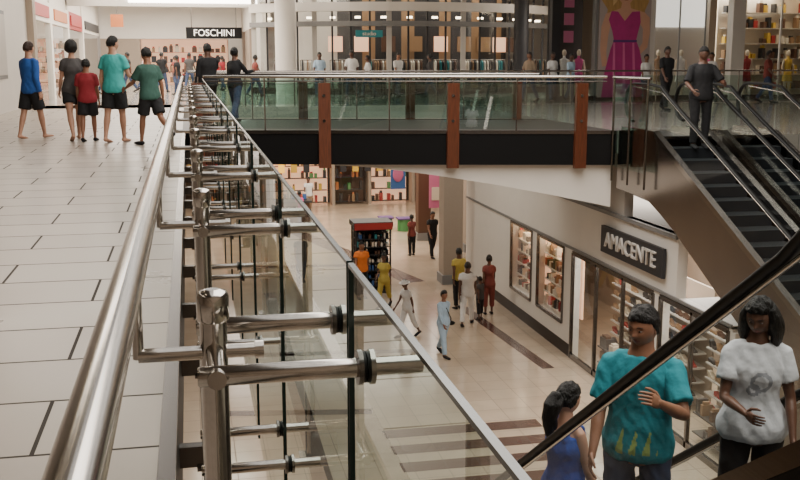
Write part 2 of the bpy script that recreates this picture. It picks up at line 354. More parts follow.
    if bag:
        c=T((-.11*H,.02*H,.5*H))
        out.tube([T((.06*H,.0,.83*H)),T((.0,.075*H,.74*H)),T((-.09*H,.06*H,.58*H)),c],.008*H,bag,6)
        out.tube([c+Vector((0,-.05*H,0)),c+Vector((0,-.04*H,0)),c+Vector((0,.04*H,0)),c+Vector((0,.05*H,0))],[(.01*H,.03*H),(.03*H,.055*H),(.03*H,.055*H),(.01*H,.03*H)],bag,10)
    for i in range(len(out.v)):
        v=out.v[i];out.v[i]=(v[0],v[1],v[2]-low)
    return out.obj(name,loc,math.radians(face))
# ---------------------------------------------------------------- ROOM SHELL
EDG=-.14;XB=8.4
NE=[(EDG,20.8),(XB,18.91)];FE=[(EDG,24.8),(XB,22.91)]
def lin(e,x):
    t=(x-e[0][0])/(e[1][0]-e[0][0]);return e[0][1]+(e[1][1]-e[0][1])*t
b=MB();b.box(-6.5,EDG,-4,33,-.7,0,'floor');b.obj('floor')
b=MB();b.prism([(EDG,20.8),(XB,18.91),(XB,22.91),(EDG,24.8)],-.66,-.01,'dark');b.obj('bridge_deck')
b=MB();b.prism([(XB,18.8),(9.54,18.8),(9.54,17.2),(9.8,17.2),(9.8,18.8),(10.9,18.8),(10.9,17.2),(25,17.2),(25,31),(XB,31)],-.45,0,'floorf');b.obj('floor_right')
b=MB();b.box(-6.5,25,31,64,-.7,0,'floorf');b.obj('floor_far')
b=MB();b.box(-8,25,-4,64,-5.8,-5.6,'lfloor');b.obj('floor_lower')
b=MB()
def strip(p,q,w,m):
    p=Vector((p[0],p[1],0));q=Vector((q[0],q[1],0));t=(q-p).normalized();n=Vector((-t.y,t.x,0))*w/2
    z=Vector((0,0,-5.597));b.add([p-n+z,q-n+z,q+n+z,p+n+z],[(0,1,2,3)],m)
strip((2.2,48),(6.9,30.5),.7,'inlay');strip((7.5,27.0),(7.9,21),.3,'inlay')
for i in range(4): strip((3.4,15.3+i*.8),(6.5,15.3+i*.8),.42,'inlay')
strip((1,23.5),(5.3,23.0),.3,'inlay');strip((1,34),(5.9,33.5),.4,'inlay');strip((.4,19.5),(3.4,19),.3,'inlay')
strip((1.9,10),(2.2,30),.35,'inlay')
b.obj('floor_inlay')
b=MB();b.box(EDG,-.10,-4,20.6,-.75,-.02,'black');b.box(EDG-.012,-.09,-4,20.6,-.02,.004,'steeld');b.obj('trim_floor_edge')
b=MB()
for e,s in((NE,-1),(FE,1)):
    n=Vector((-(e[1][1]-e[0][1]),e[1][0]-e[0][0],0)).normalized()*s
    a=Vector((e[0][0],e[0][1],0));c=Vector((e[1][0],e[1][1],0))
    b.beam(a+n*.03+Vector((0,0,-.36)),c+n*.03+Vector((0,0,-.36)),.05,.66,'black')
    b.beam(a+n*.06+Vector((0,0,-.03)),c+n*.06+Vector((0,0,-.03)),.03,.07,'steeld')
b.obj('bridge_fascia')
b=MB();N=14;top=[];bot=[]
for i in range(N+1):
    x=2.9+(XB-2.9)*i/N;t=i/N;z=-.7-.85*t**1.4
    top.append((x,lin(NE,x)+.12,-.68));bot.append((x,lin(NE,x)+.12,z-.02))
for i in range(N):
    A,B,C,E=bot[i],bot[i+1],top[i+1],top[i]
    off=lambda p:(p[0],p[1]+.5,p[2])
    b.add([A,B,C,E,off(A),off(B),off(C),off(E)],[(0,1,2,3),(0,4,5,1),(7,6,5,4),(3,2,6,7)],'white')
b.obj('bridge_beam')
b=MB();b.box(XB,25,30.9,31.0,-.7,.0,'white');b.box(-6.5,XB,30.85,30.99,-.7,.0,'offw');b.obj('trim_far_slab')
b=MB();b.box(-5.1,-4.8,26,33.5,0,6,'white');b.box(-6.6,-4.8,33.5,33.8,0,6,'white')
b.box(-4.8,-4.785,27.5,29.2,.9,2.7,'grey');b.box(-4.785,-4.77,27.6,29.1,1.0,2.6,'offw')
b.box(-4.9,-4.6,33.2,33.8,0,6,'beige');b.obj('wall_left')
b=MB();b.box(-12,-6.5,-4.3,26,-.7,0,'floor');b.box(-12.2,-12,-4.3,26,0,8.4,'beige');b.box(-12.2,-5.1,26,26.2,0,8.4,'offw');b.obj('wall_left_unseen')  # unseen side wall, added as dark surroundings for reflections
b=MB();b.box(-12,26,-4.3,-4.1,-5.6,8.4,'beige');b.obj('wall_back_unseen')  # unseen wall behind the camera, added to darken reflections
b=MB();b.box(25,25.2,-4,64,-5.6,8.4,'beige');b.obj('wall_right_unseen')  # unseen outer wall, added to give the steel something dark to reflect
b=MB();b.box(-7,26,63,63.3,-5.6,8.4,'white');b.obj('wall_far')
b=MB();b.box(-8.2,-8,-4,64,-5.6,-.7,'beige');b.obj('wall_lower_left')
b=MB();b.box(-7,26,31,64,5.2,5.5,'white')
b.box(-12,-1.0,-4,31,7.2,7.4,'ceil');b.box(9.5,25,-4,31,7.2,7.4,'ceil')  # high panels out of view, added to darken the sides and direct light
for y in range(34,62,4): b.box(-4.8,3.2,y,y+.5,4.3,5.2,'white')
b.box(-4.8,3.2,44,44.3,3.6,5.2,'offw')
b.obj('ceiling')
b=MB()
for y in range(-3,31,3): b.box(-1,9.5,y,y+.35,7.5,8.1,'grey')  # unseen beams added overhead for streaks in the steel's reflections
for x in(1.4,4,6.6): b.box(x,x+.3,-4,31,7.4,7.9,'grey')
b.obj('reflection_beams')
b=MB()
for y in range(35,62,4):
    for x in(-3.2,-.8,1.6): b.box(x-.5,x+.5,y+1.2,y+1.5,5.12,5.2,'lampw')
b.box(-2.3,3,43.9,44,3.75,4.0,'lampw')
for y in(2,8,14,20,26):
    for x in(-7,-3.5): b.box(x-.25,x+.25,y-.25,y+.25,7.14,7.2,'lamp')
b.obj('ceiling_lights')
# ---------------------------------------------------------------- FOREGROUND RAILING
b=MB()
hx,hz=-.10,1.07
b.tube([(hx,-1,hz),(hx,5,hz),(hx,12,hz),(hx,20.5,hz)],.0245,'steel',28)
gx=.268
ys=[.31+1.4*i for i in range(0,15)]
for i,y in enumerate(ys):
    px=.028
    b.tube([(px,y,-.45),(px,y,.955)],.0235,'steel',24)
    b.tube([(px,y,.955),(px,y,.96),(px,y,1.0),(px,y,1.008),(px,y,1.012)],[.0235,.028,.028,.024,.012],'steel',24)
    b.box(px-.05,px+.05,y-.06,y+.06,-.47,-.455,'steeld');b.box(-.10,px,y-.03,y+.03,-.46,-.36,'steeld')
    for z in(.905,.16):
        b.tube([(px,y-.18,z),(px,y+.18,z)],.0155,'steel',16)
        for dy in(-.155,.155):
            b.tube([(px-.03,y+dy,z),(px-.026,y+dy,z),(gx-.014,y+dy,z)],[.014,.0165,.0165],'steel',18)
            b.tube([(gx-.014,y+dy,z),(gx-.006,y+dy,z)],.029,'steeld',24);b.tube([(gx-.006,y+dy,z),(gx-.001,y+dy,z)],.026,'rubber',24)
            b.tube([(gx+.001,y+dy,z),(gx+.006,y+dy,z)],.026,'rubber',24);b.tube([(gx+.006,y+dy,z),(gx+.014,y+dy,z)],.029,'steel',24)
            b.tube([(gx+.012,y+dy,z),(gx+.095,y+dy,z)],.0145,'steel',16)
    b.tube([(hx,y,.90),(px+.07,y,.90)],.0125,'steel',14);b.tube([(px+.07,y,.90),(px+.085,y,.90)],.016,'steel',14)
    b.tube([(hx,y,.895),(hx,y,1.05)],.0095,'steel',12)
for i in range(len(ys)-1):
    y0,y1=ys[i]+.012,ys[i+1]-.012
    b.quad((gx,y0,-.35),(gx,y1,-.35),(gx,y1,1.045),(gx,y0,1.045),'glass')
    b.box(gx-.005,gx+.005,y0,y1,1.043,1.050,'gedge')
    b.box(gx-.005,gx+.005,y0-.003,y0,-.35,1.05,'gedge');b.box(gx-.005,gx+.005,y1,y1+.003,-.35,1.05,'gedge')
b.obj('glass_railing')
# ---------------------------------------------------------------- BRIDGE RAILINGS
def brail(e,s,zb,w,name,zt=.95):
    b=MB();n=Vector((-(e[1][1]-e[0][1]),e[1][0]-e[0][0],0)).normalized()*s
    P=lambda x,o=0:Vector((x,lin(e,x),0))+n*o
    up=lambda z:Vector((0,0,z))
    b.tube([P(.3)+up(1.07),P(8.2)+up(1.07)],.03,'steel',14)
    b.tube([P(.3)+up(.98),P(8.2)+up(.98)],.012,'steeld',8)
    for x in(.2,2.68,5.2,7.7):
        p=P(x,.10 if s<0 else .08)
        b.beam(p+up(zb),p+up(zt),w,.1,'wood')
        b.tube([P(x,.02)+up(.8),P(x)+up(1.07)],.014,'steel',8)
        for z in(.2,.7): b.tube([P(x,.14)+up(z),P(x,.17)+up(z)],.03,'steeld',10)
    xs=[.3,1.5,2.7,3.95,5.2,6.45,7.7]
    for i in range(len(xs)-1):
        a,c=P(xs[i]+.02,.0),P(xs[i+1]-.02,.0)
        b.quad(a+up(.03),c+up(.03),c+up(.93),a+up(.93),'glassg')
        b.beam(a+up(.93),c+up(.93),.012,.012,'gedge')
        b.tube([P(xs[i])+up(0),P(xs[i])+up(1.05)],.016,'steel',8)
    b.obj(name)
brail(NE,-1,-.75,.24,'bridge_railing');brail(FE,1,-.05,.22,'bridge_railing',.9)
b=MB();b.tube([(0,31.1,1.05),(8,31.1,1.05),(24,31.1,1.05)],.03,'steel',8)
for i in range(16): b.tube([(.2+i*1.5,31.1,0),(.2+i*1.5,31.1,1.05)],.02,'steel',8)
b.quad((0,31.1,.05),(24,31.1,.05),(24,31.1,.9),(0,31.1,.9),'glassg');b.obj('gallery_railing')
b=MB()
for y in(17.3,18.05,18.8): b.tube([(8.3,y,-1.0),(8.3,y,1.05)],.022,'steel',10)
b.tube([(8.3,17.2,1.06),(8.3,18.85,1.06)],.028,'steel',12)
b.quad((8.3,17.25,-.7),(8.3,18.8,-.7),(8.3,18.8,.95),(8.3,17.25,.95),'glassg');b.obj('landing_railing')
# ---------------------------------------------------------------- ESCALATORS
def escalator(name,x0,x1,ytop,z0,run,slope,dirn,depth,side,hr=.95):
    b=MB();Y=lambda s:ytop+dirn*s
    drop=run*slope
    for xa,xb in((x0,x0+.06),(x1-.06,x1)):
        poly=[(Y(-1.6),z0+.02),(Y(-.1),z0+.02),(Y(.35),z0-.3*slope+.05),(Y(run),z0-drop+.02),(Y(run),z0-drop-depth),(Y(.9),z0-.75*slope-depth),(Y(.3),z0-.32*slope-depth+.03),(Y(-.2),z0-depth+.05),(Y(-1.6),z0-depth+.1)]
        b.xprism(poly,xa,xb,side)
        xc=.5*(xa+xb)
        b.beam((xc,Y(-1.4),z0+.06),(xc,Y(0),z0+.06),.12,.09,'steel')
        b.beam((xc,Y(0),z0+.06),(xc,Y(run),z0-drop+.06),.12,.09,'steel')
        b.quad((xc,Y(0),z0+.08),(xc,Y(run),z0-drop+.08),(xc,Y(run),z0-drop+hr-.05),(xc,Y(0),z0+hr-.05),'glasse')
        b.quad((xc,Y(-1.1),z0+.08),(xc,Y(0),z0+.08),(xc,Y(0),z0+hr-.05),(xc,Y(-1.1),z0+hr-.05),'glasse')
        pts=[(xc,Y(run),z0-drop+hr),(xc,Y(.45),z0-.45*slope+hr),(xc,Y(.15),z0+hr-.04),(xc,Y(-.3),z0+hr)]
        pts+=[(xc,Y(-1.0-.36*math.sin(t)),z0+hr-.36+.36*math.cos(t)) for t in [k*math.pi/8 for k in range(9)]]
        b.tube(pts,[(.026,.04)]*len(pts),'rubber',12,ref=(0,0,1))
        b.tube([(xc,Y(run),z0-drop+hr-.05),(xc,Y(0.2),z0-.2*slope+hr-.05),(xc,Y(-1.0),z0+hr-.05)],.012,'steel',8)
    b.quad((x0,Y(.3),z0-depth),(x1,Y(.3),z0-depth),(x1,Y(run),z0-drop-depth),(x0,Y(run),z0-drop-depth),side)
    b.quad((x0,Y(-1.6),z0-depth+.1),(x1,Y(-1.6),z0-depth+.1),(x1,Y(.3),z0-depth),(x0,Y(.3),z0-depth),side)
    d=.4;n=int(run/d)
    for k in range(n):
        za=z0-d*slope*(k+.0);ya,yb=sorted((Y(k*d),Y((k+1)*d)))
        zt=za-d*slope
        b.box(x0+.12,x1-.12,ya,yb,zt-.3,zt,'step')
        yf=Y((k+1)*d);ye=sorted((yf,yf-dirn*.03));b.box(x0+.13,x1-.13,ye[0],ye[1],zt,zt+.004,'stepl')
        for q in range(14):
            xx=x0+.16+q*(x1-x0-.32)/13;b.box(xx-.008,xx+.008,ya,yb,zt,zt+.006,'stepl')
    ya,yb=sorted((Y(-1.6),Y(0)));b.box(x0+.06,x1-.06,ya,yb,z0-.05,z0+.006,'steeld')
    b.obj(name)
    return lambda y: z0-d*slope*(int(abs(y-ytop)/d)+1)+.006
e1=escalator('escalator',8.42,9.54,17.2,0,4.9,.47,-1,1.25,'truss')
e2=escalator('escalator',9.8,10.9,17.2,0,4.4,.47,-1,.4,'steeld')
e3=escalator('escalator',2.25,3.7,3.02,0,8.1,.69,1,.5,'black')
b=MB();b.box(2.1,3.8,-4,1.42,-.7,0,'floor');b.obj('floor_landing')
# ---------------------------------------------------------------- LOWER RIGHT SHOP WALL
b=MB();wx=8.7
def wallx(y0,y1,z0,z1,m='white',t=.2): b.box(wx,wx+t,y0,y1,z0,z1,m)
wallx(16.6,31,-3.05,-1.78);wallx(14.6,16.6,-3.05,-2.95);wallx(19,31,-1.78,-.46,'offw')
b.box(wx-.06,wx,16.6,31,-1.84,-1.76,'grey');b.box(wx-.03,wx,14.6,31,-2.98,-2.92,'grey')
for y0,y1 in((26.3,31),(24.1,24.6),(21.7,22.3)): wallx(y0,y1,-5.6,-3.05)
for y0,y1 in((24.6,26.3),(22.3,24.1)): wallx(y0,y1,-5.6,-4.85)
wallx(17.2,17.45,-5.6,-3.05);wallx(14.6,14.7,-5.6,-3.05)
b.box(wx-.012,wx,21.7,31,-5.6,-5.3,'dark')
b.box(wx+.2,25,30.8,31,-5.6,-.7,'white')
b.box(wx,wx+3.2,16.6,31,-1.82,-1.78,'offw');b.box(wx,wx+3.2,14.6,16.6,-3.0,-2.96,'offw')
b.box(wx+3,wx+3.2,14.6,31,-5.6,-3.05,'beige');b.box(wx,wx+3.2,14.5,14.6,-5.6,-3.05,'white')
b.obj('wall_lower_right')
def goods(b,axis,c,a0,a1,z0,z1,rows,ncol,pal,shelf='offw',depth=.3,fill=.85):
    rh=(z1-z0)/rows;cw=(a1-a0)/ncol
    def bx(p0,p1,q0,q1,z0,z1,m):
        if axis=='x': b.box(q0,q1,p0,p1,z0,z1,m)
        else: b.box(p0,p1,q0,q1,z0,z1,m)
    for r in range(rows):
        zz=z0+r*rh;bx(a0,a1,c,c+depth,zz,zz+.025,shelf)
        for k in range(ncol):
            if random.random()>fill: continue
            w=cw*random.uniform(.45,.85);h=rh*random.uniform(.3,.7);p=a0+cw*(k+.5)
            m=random.choice(pal);bx(p-w/2,p+w/2,c+.03,c+depth*.8,zz+.025,zz+.025+h,m)
            if random.random()<.5: bx(p-w/3,p+w/3,c+.06,c+depth*.6,zz+.025+h,zz+.03+h*1.25,random.choice(pal))
    return b
def shoes(b,c,a0,a1,z0,z1,rows,ncol,pal,shelf='backl',depth=.3):
    rh=(z1-z0)/rows;cw=(a1-a0)/ncol
    for r in range(rows):
        zz=z0+r*rh;b.box(c,c+depth,a0,a1,zz,zz+.03,shelf)
        for k in range(ncol):
            if random.random()<.12: continue
            y=a0+cw*(k+.5);m=random.choice(pal);h=random.uniform(.02,.09)
            b.xprism([(y-.11,zz+.03),(y-.02,zz+.035),(y+.07,zz+.03+h),(y+.12,zz+.03+h),(y+.12,zz+.10+h),(y+.06,zz+.08+h),(y-.02,zz+.09),(y-.11,zz+.06)],c+.04,c+.13,m)
            b.box(c+.05,c+.12,y+.09,y+.115,zz+.03,zz+.03+h,m)
b=MB()
for y0,y1 in((24.6,26.3),(22.3,24.1)):
    b.box(wx+.5,wx+.55,y0,y1,-4.85,-3.05,'backw')  # glowing back imitates a lit window interior
    goods(b,'x',wx+.12,y0+.1,y1-.1,-4.8,-3.15,5,11,['cream','charcoal','tan','warmw','warmw','red','brown'],'warmw',.25,.7)
    b.box(wx-.03,wx+.03,y0-.05,y0+.02,-4.9,-3.0,'steeld');b.box(wx-.03,wx+.03,y1-.02,y1+.05,-4.9,-3.0,'steeld')
    b.box(wx-.03,wx+.03,y0,y1,-4.92,-4.84,'steeld');b.box(wx-.03,wx+.03,y0,y1,-3.06,-3.0,'steeld')
    b.quad((wx+.02,y0,-4.85),(wx+.02,y1,-4.85),(wx+.02,y1,-3.05),(wx+.02,y0,-3.05),'shopg')
    b.box(wx+.2,wx+.3,y0+.2,y1-.2,-3.12,-3.06,'lamp')
b.obj('window_1')
b=MB()
for y0,y1 in((17.5,21.7),(14.7,17.2)):
    b.box(wx+1.3,wx+1.35,y0,y1,-5.6,-3.05,'beige')
    shoes(b,wx+.95,y0+.1,y1-.1,-5.3,-3.2,7,int((y1-y0)*3.2),['cream','charcoal','tan','red','charcoal','brown','charcoal'],'offw')
    goods(b,'x',wx+.3,y0+.6,y1-.9,-5.45,-4.7,2,6,['charcoal','brown','tan','cream'],'charcoal',.3,.7)
    n=3 if y1-y0>3 else 2
    for i in range(n+1):
        y=y0+(y1-y0)*i/n;b.box(wx-.03,wx+.04,y-.035,y+.035,-5.6,-3.05,'steeld')
    b.box(wx-.03,wx+.04,y0,y1,-3.1,-3.0,'steeld');b.box(wx-.03,wx+.04,y0,y1,-5.6,-5.48,'steeld')
    b.quad((wx+.01,y0,-5.5),(wx+.01,y1,-5.5),(wx+.01,y1,-3.05),(wx+.01,y0,-3.05),'shopg')
    b.box(wx+.3,wx+.5,y0+.2,y1-.2,-3.2,-3.15,'lampw')
b.obj('window_2')
def sign(txt,loc,rot,size,m,name,ext=.015,back=None):
    c=D.curves.new('txt','FONT');c.body=txt;c.size=size;c.extrude=ext;c.align_x='CENTER';c.align_y='CENTER'
    o=D.objects.new('lettering',c);o.rotation_euler=rot;c.materials.append(M[m]);o.location=loc;col.objects.link(o)
    dg=bpy.context.evaluated_depsgraph_get();me=D.meshes.new_from_object(o.evaluated_get(dg));D.objects.remove(o)
    o2=D.objects.new('lettering',me);o2.location=loc;o2.rotation_euler=rot;col.objects.link(o2)
    e=back.obj(name)
    o2.parent=e
bk=MB();bk.box(wx-.10,wx-.03,17.0,19.9,-2.66,-2.09,'charcoal')
sign('AMACENTE',(wx-.12,18.45,-2.37),(math.pi/2,0,-math.pi/2),.46,'offw','shop_sign',.02,bk)
# ---------------------------------------------------------------- LOWER LEVEL FAR SHOPS, COLUMNS, KIOSK
b=MB();b.box(-8,25,49.2,49.5,-5.6,-.7,'dark')
b.obj('wall_lower_far')
b=MB()
secs=[(-1,1.2,'brown','charcoal'),(1.4,3.6,'tan','backo'),(3.8,6.6,'backw','backy'),(6.8,8.4,'brown','charcoal'),(8.6,10.6,'backw','red'),(10.8,13,'brown','charcoal')]  # warm backs glow so two shops look lit inside
for x0,x1,bm_,sm in secs:
    b.box(x0,x1,49.1,49.18,-5.6,-3.0,bm_)
    goods(b,'y',48.4,x0+.1,x1-.1,-5.5,-3.1,4,int((x1-x0)*4.5),['red','brown','tan','charcoal','yellow','charcoal','orange','green','charcoal'],'charcoal',.35,.62)
    b.box(x0,x1,48.2,48.9,-2.95,-2.35,sm);b.box(x0+.5,x1-.5,48.15,48.2,-2.8,-2.55,'charcoal' if sm!='charcoal' else 'tan')
    b.box(x0-.1,x0+.05,48.1,48.9,-5.6,-2.3,'beige')
    b.box(x0+.2,x1-.2,48.12,48.24,-3.05,-3.0,'lamp')
    for k in range(3): b.box(x0+.3+k*.6,x0+.6+k*.6,48.0,48.04,-3.95,-3.45,random.choice(['backy','yellow','red','charcoal']))
    b.quad((x0,48.08,-5.5),(x1,48.08,-5.5),(x1,48.08,-3.1),(x0,48.08,-3.1),'shopg')
b.obj('shopfront')
for (x,y,w,m) in((8.0,30.3,.62,'beige'),(10.2,35.4,.75,'beige'),(8.9,38,.5,'brown')):
    b=MB();b.box(x-w/2,x+w/2,y-w/2,y+w/2,-5.6,-.71 if y>31 or x<8.4 else -.47,m);b.box(x-w/2-.05,x+w/2+.05,y-w/2-.05,y+w/2+.05,-5.6,-5.3,'grey')
    b.box(x-w/2-.04,x+w/2+.04,y-w/2-.04,y+w/2+.04,-1.3,-1.1,'grey');b.obj('column')
b=MB();b.box(7.2,7.75,36,36.03,-3.3,-2.3,'blue');b.ball((7.47,35.98,-2.75),(.2,.02,.28),'pink');b.tube([(7.47,36,-2.3),(7.47,36,-.7)],.01,'steeld',6);b.obj('hanging_banner')
b=MB();b.box(8.9,9.5,37,37.03,-4.2,-2.4,'pink');b.box(9.0,9.4,36.97,37.0,-3.9,-3.4,'cream');b.obj('poster')
b=MB()
for x,y in((7.2,40),(7.9,40.6),(8.6,40.2)):
    b.tube([(x,y,-5.6),(x,y,-5.1)],.28,'green',12);b.box(x-.3,x+.3,y-.3,y+.3,-5.1,-5.05,'purple')
b.obj('stool')
b=MB();kx,ky=5.3,29.6
b.box(kx-.55,kx+.55,ky-.4,ky+.4,-5.6,-5.45,'charcoal')
for sx in(-.55,.5):
    for sy in(-.4,.35): b.box(kx+sx,kx+sx+.05,ky+sy,ky+sy+.05,-5.6,-3.55,'charcoal')
b.box(kx-.6,kx+.6,ky-.45,ky+.45,-3.55,-3.4,'charcoal');b.box(kx-.58,kx+.58,ky-.47,ky-.45,-3.62,-3.42,'red')
b.box(kx-.5,kx+.5,ky+.28,ky+.33,-5.45,-3.55,'charcoal')
goods(b,'y',ky-.35,kx-.5,kx+.5,-5.4,-3.7,7,11,['charcoal','cream','blue','charcoal','warmw','teal','brown'],'charcoal',.5)
b.obj('display_kiosk')
b=MB();b.box(3.6,5.0,43,43.8,-5.6,-4.7,'brown');b.box(3.5,5.1,42.9,43.9,-4.7,-4.62,'charcoal')
goods(b,'y',43.2,3.7,4.9,-4.6,-4.0,1,7,['pink','blue','cream','red'],'charcoal',.4);b.obj('display_stand')
# ---------------------------------------------------------------- UPPER FAR STOREFRONTS
b=MB();cx,cy,R0=9.6,49.0,8.6
A=[math.radians(-142+ i*5.2) for i in range(21)]
P=lambda a,r=R0:(cx+r*math.cos(a),cy+r*math.sin(a))
for i in range(20):
    p,q=P(A[i]),P(A[i+1]);p2,q2=P(A[i],R0+.25),P(A[i+1],R0+.25)
    for z0,z1,m in((2.75,2.95,'grey'),(3.35,3.7,'white'),(4.0,5.19,'offw'),(0,.25,'dark')):
        b.prism([p2,q2,P(A[i+1],R0-.1),P(A[i],R0-.1)],z0,z1,m)
    b.quad((*p,.2),(*q,.2),(*q,4.0),(*p,4.0),'shopg')
    b.beam((*p,.2),(*p,4.0),.07 if i%4 else .2,.09,'charcoal' if i%4 else 'offw')
b.obj('curved_shopfront')
b=MB()
for i in range(20):
    p,q=P(A[i],R0-2.4),P(A[i+1],R0-2.4);b.quad((*p,0),(*q,0),(*q,5.15),(*p,5.15),'offw' if i<4 else ('charcoal' if i%3 else 'tan'))
def rack(b,a,r,m):
    x,y=P(a,r)
    b.tube([(x-.5,y,0),(x-.5,y,1.4)],.02,'steel',6);b.tube([(x+.5,y,0),(x+.5,y,1.4)],.02,'steel',6);b.tube([(x-.5,y,1.4),(x+.5,y,1.4)],.02,'steel',6)
    for k in range(9):
        xx=x-.42+k*.105;h=random.uniform(.6,.9);b.xprism([(y-.18,1.36-h),(y+.18,1.36-h),(y+.14,1.3),(y,1.38),(y-.14,1.3)],xx-.025,xx+.025,random.choice(m))
for i in range(10): rack(b,A[1]+(A[-1]-A[1])*i/9,R0-random.uniform(.8,1.5),['charcoal','charcoal','tan','brown','warmw','teal'])
for i in range(9):
    a=A[4]+(A[-1]-A[4])*i/8;x,y=P(a,R0-2.2);b.box(x-.3,x+.3,y-.05,y+.05,1.75,2.4,random.choice(['tan','brown','backw','warmw']))
for i in range(14):
    a=A[0]+(A[-1]-A[0])*i/13;x,y=P(a,R0-.9);b.box(x-.10,x+.10,y-.1,y+.1,3.1,3.18,'lamp')
b.obj('shop_display')
bk=MB();x_,y_=P(A[7],R0+.35);bk.box(x_-.55,x_+.55,y_-.06,y_,2.30,2.58,'teal')
sign('studio',(x_,y_-.08,2.44),(math.pi/2,0,0),.22,'warmw','shop_sign',.02,bk)
b=MB();b.tube([(3.9,41,0),(3.9,41,5.2)],.42,'white',20);b.obj('column')
b=MB();b.tube([(13.2,39.2,0),(13.2,39.2,5.2)],.3,'charcoal',20);b.obj('column')
yw=33.5
b=MB();b.box(12.4,25,yw,yw+.25,3.9,5.19,'offw');b.box(12.4,12.7,yw,yw+.3,0,3.9,'charcoal');b.box(14.0,14.1,yw,yw+.3,0,3.9,'grey');b.box(16.05,16.25,yw,yw+.3,0,3.9,'white');b.box(19.2,19.7,yw-.1,yw+.3,0,5.19,'white')
b.box(12.4,25,yw,yw+.2,0,.15,'dark')
b.obj('wall_shopfront')
def mannequin(b,x,y,m,m2='cream'):
    b.tube([(x,y,0),(x,y,.05)],.2,'grey',14)
    for s in(-.08,.08): b.tube([(x+s,y,.05),(x+s,y,.45),(x+s*1.1,y,.85)],[.035,.05,.075],m2,10)
    b.tube([(x,y,.62),(x,y,.9),(x,y,1.1),(x,y,1.3),(x,y,1.42),(x,y,1.46),(x,y,1.55)],[(.2,.16),(.16,.12),(.12,.09),(.16,.11),(.17,.08),(.05,.05),(.045,.045)],m,14,ref=(1,0,0))
    for s in(-1,1): b.tube([(x+s*.17,y,1.4),(x+s*.23,y,1.12),(x+s*.22,y-.06,.85)],[.045,.035,.025],m2,8)
    b.ball((x,y,1.65),(.075,.09,.12),m2)
b=MB()
b.box(12.7,14.0,yw+1.2,yw+1.3,0,3.9,'charcoal')
for i,z in enumerate((3.2,2.6,2.0)): b.box(12.9,13.25,yw+.15,yw+.2,z,z+.4,'pink')
mannequin(b,13.1,yw+.6,'c_white');mannequin(b,13.65,yw+.6,'c_pink')
b.quad((12.7,yw+.05,.15),(14,yw+.05,.15),(14,yw+.05,3.9),(12.7,yw+.05,3.9),'shopg');b.obj('window_3')
b=MB();b.box(16.25,19.2,yw+1.6,yw+1.7,0,3.9,'offw')
for x,m in((16.8,'tan'),(17.7,'c_white'),(18.7,'c_pink')): mannequin(b,x,yw+.8,m)
b.box(16.4,19,yw+1.5,yw+1.58,2.6,3.6,'backl')
for x in(17.2,18.2): b.box(x-.02,x+.02,yw+.02,yw+.08,.15,3.9,'grey')
b.quad((16.25,yw+.05,.15),(19.2,yw+.05,.15),(19.2,yw+.05,3.9),(16.25,yw+.05,3.9),'shopg');b.obj('window_4')
b=MB();b.box(19.7,25,yw+1.9,yw+2.0,0,3.9,'cream')
goods(b,'y',yw+1.5,19.8,24.5,.3,3.7,6,24,['red','tan','cream','warmw','charcoal','brown','brown','yellow'],'offw',.35,.65)
mannequin(b,20.3,yw+.7,'c_red');mannequin(b,22.0,yw+.7,'yellow')
b.quad((19.7,yw+.05,.15),(25,yw+.05,.15),(25,yw+.05,3.9),(19.7,yw+.05,3.9),'shopg')
for x in(21.2,22.8): b.box(x-.03,x+.03,yw+.02,yw+.08,.15,3.9,'white')
b.box(19.9,24.8,yw+.5,yw+.7,3.8,3.88,'lamp')
b.obj('window_5')
b=MB();X0=14.12;Wd=1.92;yy=yw-.04
def PP(u,v): return (X0+min(.99,max(.01,.5+(u-.48)*1.25))*Wd,v*3.95+.1)
def shape(pts,k,m):
    b.add([(PP(u,v)[0],yy-.004*k,PP(u,v)[1]) for u,v in pts],[tuple(range(len(pts)))],m)
def ell(cu,cv,ru,rv,n=20,a0=0,a1=2*math.pi): return [(cu+ru*math.cos(a0+(a1-a0)*i/n),cv+rv*math.sin(a0+(a1-a0)*i/n)) for i in range(n)]
b.box(X0,X0+Wd,yy,yy+.03,.1,4.6,'pbg')
shape([(.14,.99),(.3,1.04),(.66,1.04),(.80,.94),(.84,.84),(.78,.76),(.80,.68),(.68,.66),(.62,.74),(.36,.74),(.30,.66),(.18,.68),(.20,.77),(.10,.85)],1,'blond')
shape(ell(.48,.9,.125,.085),2,'pskin')
shape([(.42,.83),(.54,.83),(.56,.78),(.78,.745),(.86,.70),(.88,.56),(.84,.44),(.70,.36),(.66,.39),(.76,.48),(.76,.60),(.70,.66),(.26,.66),(.22,.54),(.20,.40),(.22,.28),(.14,.27),(.10,.42),(.11,.62),(.17,.73),(.40,.78)],3,'pskin')
shape([(.26,.755),(.36,.75),(.47,.67),(.58,.75),(.70,.755),(.72,.66),(.68,.56),(.66,.50),(.72,.42),(.80,.22),(.86,.0),(.14,.0),(.18,.22),(.26,.42),(.31,.50),(.28,.58),(.22,.68)],4,'ppink')
for u0 in(.3,.45,.6): shape([(u0,.48),(u0+.03,.48),(u0*1.1+.03,.02),(u0*1.1-.02,.02)],5,'ppink2')
shape([(.30,.505),(.67,.505),(.67,.485),(.30,.485)],5,'purple')
shape([(.34,.97),(.48,1.0),(.64,.97),(.62,.90),(.58,.95),(.44,.965),(.37,.93),(.34,.84),(.28,.80),(.27,.9)],6,'blond2')
shape([(.41,.915),(.45,.92),(.45,.91)],7,'brown');shape([(.51,.92),(.55,.915),(.51,.91)],7,'brown');shape(ell(.48,.855,.04,.009,10),7,'red')
b.obj('fashion_poster')
b=MB()
